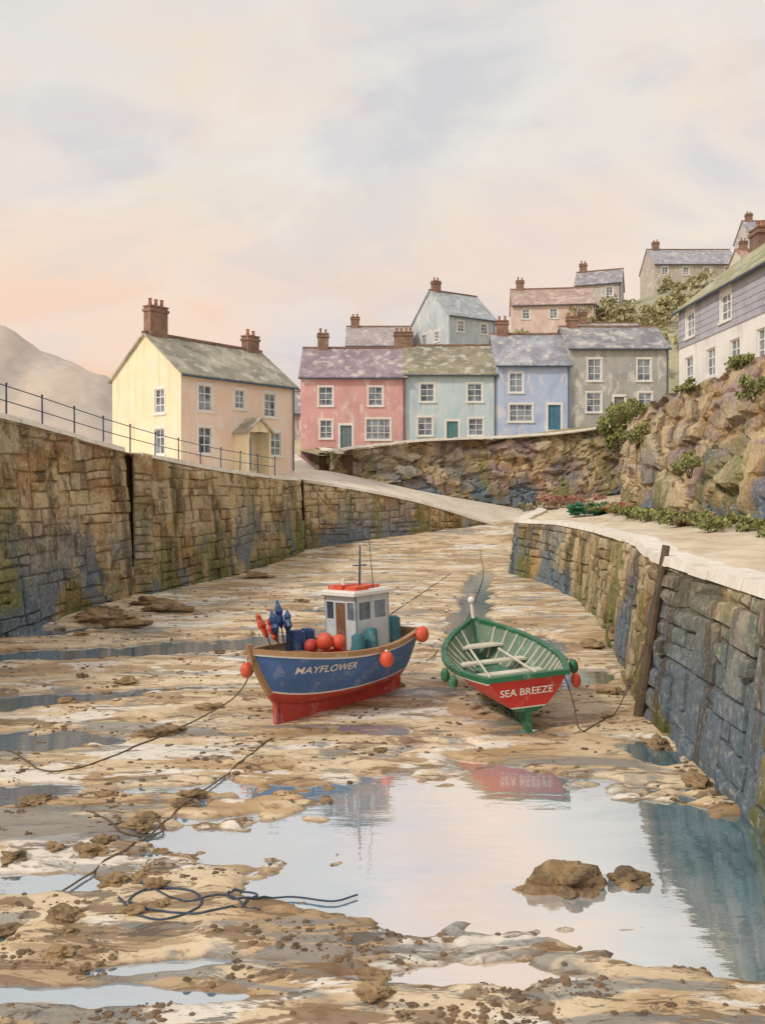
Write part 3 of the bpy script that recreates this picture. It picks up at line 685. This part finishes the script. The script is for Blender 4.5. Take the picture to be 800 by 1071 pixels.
def hull_text(e,txt,size,fn,bvh,mat):
    cu=bpy.data.curves.new('tmp','FONT'); cu.body=txt; cu.size=size; cu.resolution_u=3; cu.offset=size*.012
    o=bpy.data.objects.new('tmp',cu); scene.collection.objects.link(o)
    bpy.context.view_layer.update()
    dg=bpy.context.evaluated_depsgraph_get(); me=bpy.data.meshes.new_from_object(o.evaluated_get(dg)); bpy.data.objects.remove(o)
    bm=bmesh.new(); bm.from_mesh(me); bmesh.ops.triangulate(bm,faces=bm.faces)
    for _ in range(2): bmesh.ops.subdivide_edges(bm,edges=[e_ for e_ in bm.edges if e_.calc_length()>.05],cuts=1)
    bmesh.ops.triangulate(bm,faces=bm.faces); bm.to_mesh(me); bm.free()
    for v in me.vertices:
        o3,d3=fn(v.co.x,v.co.y); hit=bvh.ray_cast(Vector(o3),Vector(d3))
        v.co=hit[0]-Vector(d3)*.022 if hit[0] is not None else Vector(o3)
    me.materials.clear(); me.materials.append(mat)
    ob=bpy.data.objects.new('name_lettering',me); scene.collection.objects.link(ob); ob.parent=e
# --- Mayflower
e=empty('fishing_boat',(-1.12,17.6,-.02),(math.radians(3),0,math.atan2(-.72,-.69)))
H=Hull(4.15,2.3,1.36,.70,.24,.16,.6,zk=.24,wl=.25,e0=.46)
bvh=make_hull(e,H,P_red,P_wht,P_blue,P_tan,P_tan,.62,P_tan)
hull_text(e,'MAYFLOWER',.21,lambda x,y:((1.36-x,3,1.02+y+.03*(1-x/1.5)),(0,-1,0)),bvh,P_wht)
dz=H.p(.4,.62,1)[2]
b=MB()
cx0,cx1,cw=-1.42,-.38,.5; ct=2.44
def pane_wall(fn,W,z0,z1,holes):
    xs_=sorted(set([0,W]+[h[0] for h in holes]+[h[0]+h[2] for h in holes])); zs_=sorted(set([z0,z1]+[h[1] for h in holes]+[h[1]+h[3] for h in holes]))
    for i in range(len(xs_)-1):
        for j in range(len(zs_)-1):
            a,c=(xs_[i]+xs_[i+1])/2,(zs_[j]+zs_[j+1])/2
            if any(h[0]<a<h[0]+h[2] and h[1]<c<h[1]+h[3] for h in holes): continue
            q=[fn(xs_[i],zs_[j],0),fn(xs_[i+1],zs_[j],0),fn(xs_[i+1],zs_[j+1],0),fn(xs_[i],zs_[j+1],0)]
            b.hexa(q+[fn(xs_[i],zs_[j],.04),fn(xs_[i+1],zs_[j],.04),fn(xs_[i+1],zs_[j+1],.04),fn(xs_[i],zs_[j+1],.04)],0)
    for h in holes: b.face([fn(h[0],h[1],.025),fn(h[0]+h[2],h[1],.025),fn(h[0]+h[2],h[1]+h[3],.025),fn(h[0],h[1]+h[3],.025)],1 if h[4]==0 else 2)
LW=cx1-cx0
pane_wall(lambda u,z,d:(cx1-u,cw-d,z),LW,dz,ct,[(.1,1.90,.36,.38,0),(.58,1.90,.36,.38,0)])
pane_wall(lambda u,z,d:(cx0+u,-cw+d,z),LW,dz,ct,[(.12,1.90,.34,.38,0),(.6,1.90,.34,.38,0)])
pane_wall(lambda u,z,d:(cx1-d,-cw+u,z),2*cw,dz,ct,[(.06,1.90,.23,.38,0),(.35,dz+.1,.32,1.25,1),(.72,1.90,.22,.38,0)])
pane_wall(lambda u,z,d:(cx0+d,-cw+u,z),2*cw,dz,ct,[(.25,1.90,.5,.36,0)])
b.box(cx0-.12,cx1+.14,-cw-.1,cw+.1,ct,ct+.07,3); b.box(cx0-.05,cx1+.05,-cw-.03,cw+.03,ct+.07,ct+.1,4)
b.build('wheelhouse',[P_cab,M_glass,P_brn,P_wht,P_wht],e)
b=MB()
b.tube((-1.0,0,ct+.05),(-1.05,.02,ct+1.05),.03,.018,8,0); b.tube((-1.15,.3,ct),(-.9,.45,ct+1.4),.012,.006,5,0)
b.tube((-1.03,-.22,ct+.6),(-1.03,.22,ct+.62),.016,None,6,0)
b.box(-.9,-.45,-.45,.0,ct+.1,ct+.2,1); b.box(-.85,-.45,.12,.45,ct+.1,ct+.18,1); b.box(-1.35,-1.0,-.4,.3,ct+.1,ct+.17,1); b.tube((-.65,-.15,ct+.2),(-.65,-.15,ct+.34),.05,None,8,2)
b.build('mast',[M_iron,P_org,P_wht],e)
b=MB()
def barrel(x,y,r,h,m):
    b.tube((x,y,dz),(x,y,dz+h*.5),r*.92,r,12,m); b.tube((x,y,dz+h*.5),(x,y,dz+h),r,r*.9,12,m); b.tube((x,y,dz+h),(x,y,dz+h+.03),r*.6,None,12,m)
barrel(.5,-.5,.23,.8,0); barrel(.1,-.6,.2,.78,0); barrel(-1.68,.35,.19,.9,5); barrel(-1.68,-.2,.19,.85,5); barrel(-.2,.72,.15,.72,5); barrel(-.6,.72,.15,.8,5)
def crate(x,y,w,l,h,m,z=dz):
    b.box(x,x+l,y,y+w,z,z+.05,m)
    for q in ((x,x+l,y,y+.03),(x,x+l,y+w-.03,y+w),(x,x+.03,y+.03,y+w-.03),(x+l-.03,x+l,y+.03,y+w-.03)): b.box(*q,z+.05,z+h,m)
    b.box(x-.02,x+l+.02,y-.02,y,z+h-.06,z+h,m); b.box(x-.02,x+l+.02,y+w,y+w+.02,z+h-.06,z+h,m)
crate(.65,-.25,.5,.6,.45,3); crate(-.1,.05,.45,.6,.4,1)
b.ball((.28,.2,dz+.62),.19,1,seg=16,rings=12); b.ball((.02,.35,dz+.58),.17,1,seg=16,rings=12); b.ball((.4,-.12,dz+.5),.16,2,seg=16,rings=12)
b.ball((.98,0,dz+.12),.28,4,sc=(1.3,1,.7),jit=.5,seed=4); b.ball((.72,.35,dz+.15),.24,4,sc=(1.2,1,.8),jit=.5,seed=5)
b.build('deck_gear',[P_dblue,P_org,P_red,P_tan,P_dk,P_teal,P_wht],e)
b=MB()
for i,(x,y,lx,ly,h,m) in enumerate([(1.0,-.35,.22,-.55,1.25,1),(.9,-.2,.3,-.35,1.15,1),(.8,-.4,.02,-.30,1.5,0),(1.05,-.2,.15,-.22,1.35,0),(.85,-.3,-.1,-.15,1.3,0)]):
    a=Vector((x,y,dz)); c=Vector((x+lx,y+ly,dz+h)); b.tube(a,c,.02,.014,6,2)
    d=(c-a).normalized(); s_=d.cross(Vector((.7,-.7,0))).normalized(); prev=None
    for k_ in range(9):
        tt=k_/8; w_=.15*math.sin(math.pi*min(1,tt*.98+.02))**.6*(1+.25*math.sin(k_*2.1+i))+.012; P0=a.lerp(c,1-.42*tt); ring=[P0+s_*w_*math.cos(q)*(1+.2*math.cos(3*q+i))+d.cross(s_)*w_*.5*math.sin(q) for q in [j*math.pi/5 for j in range(10)]]
        if prev:
            for j in range(10): b.face([prev[j],prev[(j+1)%10],ring[(j+1)%10],ring[j]],m)
        prev=ring
b.build('marker_flags',[P_dblue,P_org,M_wood],e)
b=MB()
def fender(x_u,sd,dzf,r,m=0):
    p=H.p(x_u,1,sd); P0=(p[0],p[1]+sd*(r+.04),p[2]-dzf); b.ball(P0,r,m,seg=14,rings=10,sc=(1,1,1.15)); b.tube((P0[0],P0[1],P0[2]+r*1.05),(P0[0],p[1]+sd*.02,p[2]+.05),.012,None,5,1); b.tube((P0[0],P0[1],P0[2]+r*1.0),(P0[0],P0[1],P0[2]+r*1.3),.035,None,6,2)
fender(.40,1,.2,.15); fender(.05,1,.02,.16); fender(.97,-1,.42,.14); fender(.6,-1,.3,.15)
b.build('fender_buoys',[P_org,M_rope,P_wht],e,smooth=True)
b=MB(); b.hexa([(-2.24,-.03,.03),(-1.9,-.03,.0),(-1.9,.03,.0),(-2.24,.03,.03),(-2.16,-.03,1.0),(-2.0,-.03,1.0),(-2.0,.03,1.0),(-2.16,.03,1.0)],0); b.build('rudder',[P_red],e)
# --- Sea Breeze
e2=empty('rowing_boat',(2.66,18.05,-.04),(math.radians(-5),0,math.radians(90+7)))
H2=Hull(4.5,2.42,1.14,.66,.42,.06,.45,zk=.32,srake=.2,pw=2.6,wl=.17,e0=.5)
bvh2=make_hull(e2,H2,P_grn,P_wht,P_red2,P_grn,P_int,.3,P_grn)
hull_text(e2,'SEA BREEZE',.205,lambda x,y:((-5,.575-x,.82+y),(1,0,0)),bvh2,P_wht)
b=MB()
for i in range(14):
    u=.06+i*.064
    for sd in (1,-1):
        Tt=[.3,.42,.56,.7,.85,.97]
        for a,c in zip(Tt[:-1],Tt[1:]):
            p0,p1=H2.p(u,a,sd,.05),H2.p(u,c,sd,.05); q0,q1=H2.p(u,a,sd,.09),H2.p(u,c,sd,.09)
            b.hexa([(p0[0]-.022,p0[1],p0[2]),(p0[0]+.022,p0[1],p0[2]),(q0[0]+.022,q0[1],q0[2]),(q0[0]-.022,q0[1],q0[2]),(p1[0]-.022,p1[1],p1[2]),(p1[0]+.022,p1[1],p1[2]),(q1[0]+.022,q1[1],q1[2]),(q1[0]-.022,q1[1],q1[2])],0)
b.build('ribs',[P_seat],e2)
b=MB()
for u,wd,z_ in ((.12,.42,.78),(.4,.26,.8),(.62,.26,.84),(.84,.34,1.0)):
    t_=(z_-.35)/(H2.zs(u)-.35)
    y0=H2.p(u-wd/9,t_,1,.06)[1]; y1=H2.p(u+wd/9,t_,1,.06)[1]; x=-2.25+4.5*u
    b.hexa([(x-wd/2,-y0,z_),(x+wd/2,-y1,z_),(x+wd/2,y1,z_),(x-wd/2,y0,z_),(x-wd/2,-y0,z_+.045),(x+wd/2,-y1,z_+.045),(x+wd/2,y1,z_+.045),(x-wd/2,y0,z_+.045)],0)
for k_ in range(5):
    yb=-.42+k_*.2; b.box(-1.7,1.2,yb,yb+.16,.60,.62,1)
b.tube((-1.6,-.55,.92),(1.1,-.3,1.0),.028,None,6,0); b.box(-2.0,-1.5,-.63,-.49,.91,.935,0)
b.tube((-1.5,.5,.92),(1.2,.35,1.02),.028,None,6,0); b.box(-1.9,-1.4,.43,.57,.91,.935,0)
b.box(-.6,.1,-.2,.45,.63,.8,2)
b.build('thwarts_and_oars',[P_seat,P_int,P_grn],e2)
b=MB()
pb=H2.p(1,1,1); b.tube((pb[0]-.03,0,pb[2]),(pb[0]-.0,0,pb[2]+.42),.05,.035,8,0); b.ball((pb[0],0,pb[2]+.45),.09,0,seg=10,rings=8)
b.build('stem_post',[P_wht],e2)
b=MB()
def bp_(u,sd,dzf,r,m):
    p=H2.p(u,1,sd); P0=(p[0],p[1]+sd*(r+.05),p[2]-dzf); b.ball(P0,r,m,seg=12,rings=8,sc=(.9,.9,1.4)); b.tube((P0[0],P0[1],P0[2]+r*1.2),(P0[0],p[1],p[2]+.05),.012,None,5,2)
bp_(.24,1,.2,.11,0); bp_(.34,1,.14,.11,0); bp_(.2,-1,.12,.11,0); bp_(.08,-1,.28,.11,1)
b.build('fenders',[P_grn,P_org,M_rope],e2,smooth=True)
# ---------------------------------------------------------------- ropes
def rope(name,pts,r=.018,mat=M_rope,lift=.012):
    cu=bpy.data.curves.new(name,'CURVE'); cu.dimensions='3D'; cu.bevel_depth=r; cu.bevel_resolution=2
    P=catmull(pts,8); sp=cu.splines.new('POLY'); sp.points.add(len(P)-1)
    for i,q in enumerate(P):
        z=max(q[2],gz(q[0],q[1])+lift,WL+.005); sp.points[i].co=(q[0]+.02*noise.noise(Vector((q[0]*3,q[1]*3,1))),q[1],z,1)
    cu.materials.append(mat); o=bpy.data.objects.new(name,cu); scene.collection.objects.link(o); return o
rope('mooring_rope',[(-2.5,16.1,1.45),(-2.8,16.3,.8),(-3.36,16.9,.25),(-4.3,15.6,0),(-5.0,14.2,0),(-5.7,13.8,0),(-7.0,14.9,0),(-9,16,0)],.015)
rope('mooring_rope',[(-3.9,9.8,0),(-3.3,11.2,0),(-2.95,12.7,0),(-2.5,14.1,0),(-2.1,15.5,0)],.013)
rope('mooring_rope',[(3.6,16.2,1.1),(3.75,16.0,.6),(3.85,15.9,.1),(4.2,16.2,0),(4.8,17,0),(5.3,17.4,.6),(5.55,17.3,1.3)],.014)
rope('blue_rope_coil',[(-3.1,9.55,0),(-2.8,9.2,0),(-2.4,9.1,0),(-2.1,9.35,0),(-2.3,9.7,0),(-2.8,9.75,0),(-2.95,9.45,0),(-2.5,9.25,0),(-2.0,9.2,0),(-1.6,9.45,0),(-1.5,9.75,0),(-1.8,9.8,0),(-1.75,9.5,0),(-1.15,9.7,0),(-.6,9.6,0),(-.3,9.75,0)],.012,M_rope2,lift=.012)
rope('blue_rope_coil',[(-3.3,9.9,0),(-2.9,9.85,0),(-2.3,9.45,0),(-1.9,9.6,0),(-1.4,9.3,0)],.01,M_rope2)
rope('mooring_rope',[(-3.9,11.6,0),(-3.4,11.9,0),(-3.1,11.5,0),(-3.6,11.3,0),(-3.9,11.7,0),(-4.4,12.1,0)],.013)
rope('mooring_rope',[(1.2,22,0),(2.6,27,0),(3.9,34,0),(5.2,42,0),(6,50,0)],.015)
rope('mooring_rope',[(.2,20.5,0),(-.4,26,0),(1.2,33,0),(3.5,42,0)],.015)
b=MB(); b.tube((5.28,17.0,-.5),(5.6,17.0,1.6),.115,.105,9); b.tube((5.6,17.0,1.6),(5.93,16.98,3.6),.105,.08,9)
b.build('timber_post',[M_wood])
# ---------------------------------------------------------------- rocks, pebbles, weed
def rock(x,y,r,sc=(1.3,.8,.45),seed=1,zz=None):
    b=MB(); z0=max(gz(x,y),WL-.03) if zz is None else zz
    b.ball((0,0,0),r,0,seg=30,rings=20,sc=sc,jit=.75,seed=seed,fr=1.3); o=b.build('rock',[M_rock]); o.location=(x,y,z0+r*sc[2]*.3)
RK=[(2.25,10.0,.33,(1.25,.8,.6)),(3.05,10.15,.21,(1.2,.8,.5)),(1.78,9.95,.12,(1.3,.8,.5)),(-4.3,15.9,.22,(1.4,.8,.5)),(-4.6,15.7,.15,(1.3,.8,.5)),
   (-9.6,28.2,.6,(1.5,.9,.4)),(-8.5,27.2,.4,(1.6,.9,.4)),(-7.9,30.5,.5,(1.6,.9,.4)),(-9.0,31.5,.5,(1.5,.8,.45)),(-10,29.6,.4,(1.5,.9,.4)),(5.2,15.3,.25,(.9,1,.5)),(5.1,13.2,.22,(.9,1,.5)),(5.3,19,.3,(.9,1.2,.4)),(6.2,24,.35,(.8,1.3,.4)),(-6.2,40.5,.5,(1.3,.8,.4))]
for k_ in range(46):
    y=U(7.6,36) if k_%2 else U(7.6,13); x=random.choice([U(-.46*y,-2.5),U(-.46*y,-.2*y)]) if R()<.75 else U(-1.5,1)*(y>14 or y<8.8)+(-3)*(8.8<=y<=14); RK.append((x,y,U(.05,.13)*(1+y*.02),(U(1,1.6),.8,U(.4,.6))))
for k_ in range(12): RK.append((U(11.4,12.5),U(28,43),U(.2,.45),(1,1.2,.7),'q'))
for i,q in enumerate(RK):
    if len(q)==5: rock(q[0],q[1],q[2],q[3],i+1,3.35)
    else: rock(*q,i+1)
b=MB()
def peb(x,y,r,m=0):
    i=len(b.v); z=gz(x,y); a=U(0,6)
    n=6; rz=r*U(.3,.5); ex=U(1,1.8)
    for k_ in range(n):
        q=2*math.pi*k_/n+a; rr=r*U(.8,1.15); b.v.append((x+math.cos(q)*rr*ex,y+math.sin(q)*rr,z-.005))
    for k_ in range(n):
        q=2*math.pi*k_/n+a+.3; rr=r*U(.5,.75); b.v.append((x+math.cos(q)*rr*ex,y+math.sin(q)*rr,z+rz))
    for k_ in range(n): b.f.append((i+k_,i+(k_+1)%n,i+n+(k_+1)%n,i+n+k_)); b.m.append(m); b.c.append(R())
    b.f.append(tuple(i+n+k_ for k_ in range(n))); b.m.append(m); b.c.append(R())
cnt=0; tries=0
while cnt<4200 and tries<300000:
    tries+=1
    y=7+ (U(0,1)**1.9)*30; x=U(-.52*y,min(.5*y,5.4))
    d=noise.fractal(Vector((x*.55,y*1.1,11)),1,2,4)
    if d<.10+U(-.05,.1): 
        if R()<.95: continue
    if gz(x,y)<WL: continue
    peb(x,y,(.008+.034*R()**2.2)*(1+.02*y)); cnt+=1
b.build('pebbles',[M_peb],recalc=False)
# nets and pots on the quay
b=MB()
for i,(x,y,m) in enumerate([(12.0,41.6,0),(12.7,42.2,0),(10.9,42,1),(10.2,42.6,1),(12.4,41.2,0),(11.5,42.4,1),(13.2,43.2,0)]): b.ball((x,y,3.4),.4,m,seg=20,rings=14,sc=(1.25,1,.65),jit=.9,seed=i+20,fr=2.4)
b.build('fishing_net_pile',[P_red,P_grn])
for (x,y) in ((10.5,52.5),(11.7,53.2),(12.9,52.8)):
    b=MB()
    b.box(x,x+.9,y,y+.6,3.0,3.1,0)
    for k_ in range(4):
        xx_=x+k_*.28
        for j in range(6):
            a0,a1=math.pi*j/6,math.pi*(j+1)/6; b.tube((xx_+.03,y+.3-.28*math.cos(a0),3.1+.4*math.sin(a0)),(xx_+.03,y+.3-.28*math.cos(a1),3.1+.4*math.sin(a1)),.025,None,5,1)
    for j in range(7):
        a0=math.pi*j/6; b.tube((x,y+.3-.28*math.cos(a0),3.1+.4*math.sin(a0)),(x+.9,y+.3-.28*math.cos(a0),3.1+.4*math.sin(a0)),.015,None,4,1)
    b.build('lobster_pot',[M_wood,P_brn])
# ---------------------------------------------------------------- camera
cam=bpy.data.cameras.new('camera'); co=bpy.data.objects.new('camera',cam); scene.collection.objects.link(co)
co.location=(0,0,5); co.rotation_euler=(math.radians(90),0,0)
cam.sensor_fit='HORIZONTAL'; cam.sensor_width=36; cam.lens=850/800*36; cam.shift_y=-.044; cam.clip_end=3000; cam.clip_start=.1
scene.camera=co
# ---------------------------------------------------------------- light
sd=Vector((-.62,-.42,.66)).normalized()
el=math.asin(sd.z); az=math.atan2(sd.x,sd.y)
L=bpy.data.lights.new('sun','SUN'); L.energy=1.9; L.angle=math.radians(6); L.color=(1,.91,.80)
lo=bpy.data.objects.new('sun',L); scene.collection.objects.link(lo); lo.rotation_euler=(-sd).to_track_quat('-Z','Y').to_euler()
w=bpy.data.worlds.new('World'); scene.world=w; w.use_nodes=True; n=w.node_tree.nodes; l=w.node_tree.links
bg=n['Background']; out=n['World Output']
tc=n.new('ShaderNodeTexCoord'); sp=n.new('ShaderNodeSeparateXYZ'); l.new(tc.outputs['Generated'],sp.inputs[0])
def wn(scale,det,sc=(1,1,1),off=(0,0,0)):
    m=n.new('ShaderNodeMapping'); m.inputs['Scale'].default_value=sc; m.inputs['Location'].default_value=off; l.new(tc.outputs['Generated'],m.inputs[0])
    q=n.new('ShaderNodeTexNoise'); q.inputs['Scale'].default_value=scale; q.inputs['Detail'].default_value=det; q.inputs['Roughness'].default_value=.55; q.inputs['Distortion'].default_value=.6; l.new(m.outputs[0],q.inputs['Vector']); return q.outputs['Fac']
def wmr(v,a,b_,c,d):
    q=n.new('ShaderNodeMapRange'); l.new(v,q.inputs[0]); q.interpolation_type='SMOOTHSTEP'
    for i,x in enumerate((a,b_,c,d)): q.inputs[i+1].default_value=x
    return q.outputs[0]
def wmix(f,a,b_):
    q=n.new('ShaderNodeMix'); q.data_type='RGBA'
    l.new(f,q.inputs[0])
    for s_,v in ((q.inputs[6],a),(q.inputs[7],b_)):
        if isinstance(v,tuple): s_.default_value=v
        else: l.new(v,s_)
    return q.outputs[2]
rp=n.new('ShaderNodeValToRGB'); e_=rp.color_ramp.elements
st=[(0,C(246,208,182)),(.10,C(252,210,180)),(.2,C(252,218,192)),(.27,C(246,228,208)),(.36,C(238,231,220)),(.5,C(232,228,221)),(1,C(222,221,222))]
while len(e_)<len(st): e_.new(.5)
for i,(p_,c_) in enumerate(st): e_[i].position=p_; e_[i].color=c_
l.new(sp.outputs[2],rp.inputs[0])
c=rp.outputs[0]
c=wmix(wmr(sp.outputs[0],-.05,.4,0,.5),c,C(242,234,224))
c=wmix(wmr(wn(2.3,6,(1,1,2.2),(3.1,.4,1.2)),.46,.62,0,.7),c,C(208,208,214))
c=wmix(wmr(wn(3.2,6,(1,1,1.8),(1.7,5,2.2)),.5,.62,0,.4),c,C(216,213,217))
c=wmix(wmr(wn(2.6,6,(1,1,2.0),(7.7,2,.2)),.5,.64,0,.5),c,C(250,226,208))
c=wmix(wmr(wn(5,6,(1,1,1.6),(2.7,8,.9)),.5,.6,0,.25),c,C(246,242,234))
l.new(c,bg.inputs[0]); bg.inputs[1].default_value=1.02
sky=n.new('ShaderNodeTexSky'); sky.sky_type='NISHITA'; sky.sun_disc=False; sky.sun_elevation=el; sky.sun_rotation=az
b2=n.new('ShaderNodeBackground'); b2.inputs[1].default_value=.1; l.new(sky.outputs[0],b2.inputs[0])
mx=n.new('ShaderNodeMixShader'); mx.inputs[0].default_value=.08; l.new(bg.outputs[0],mx.inputs[1]); l.new(b2.outputs[0],mx.inputs[2]); l.new(mx.outputs[0],out.inputs[0])
scene.view_settings.view_transform='Standard'; scene.view_settings.look='None'; scene.view_settings.exposure=0
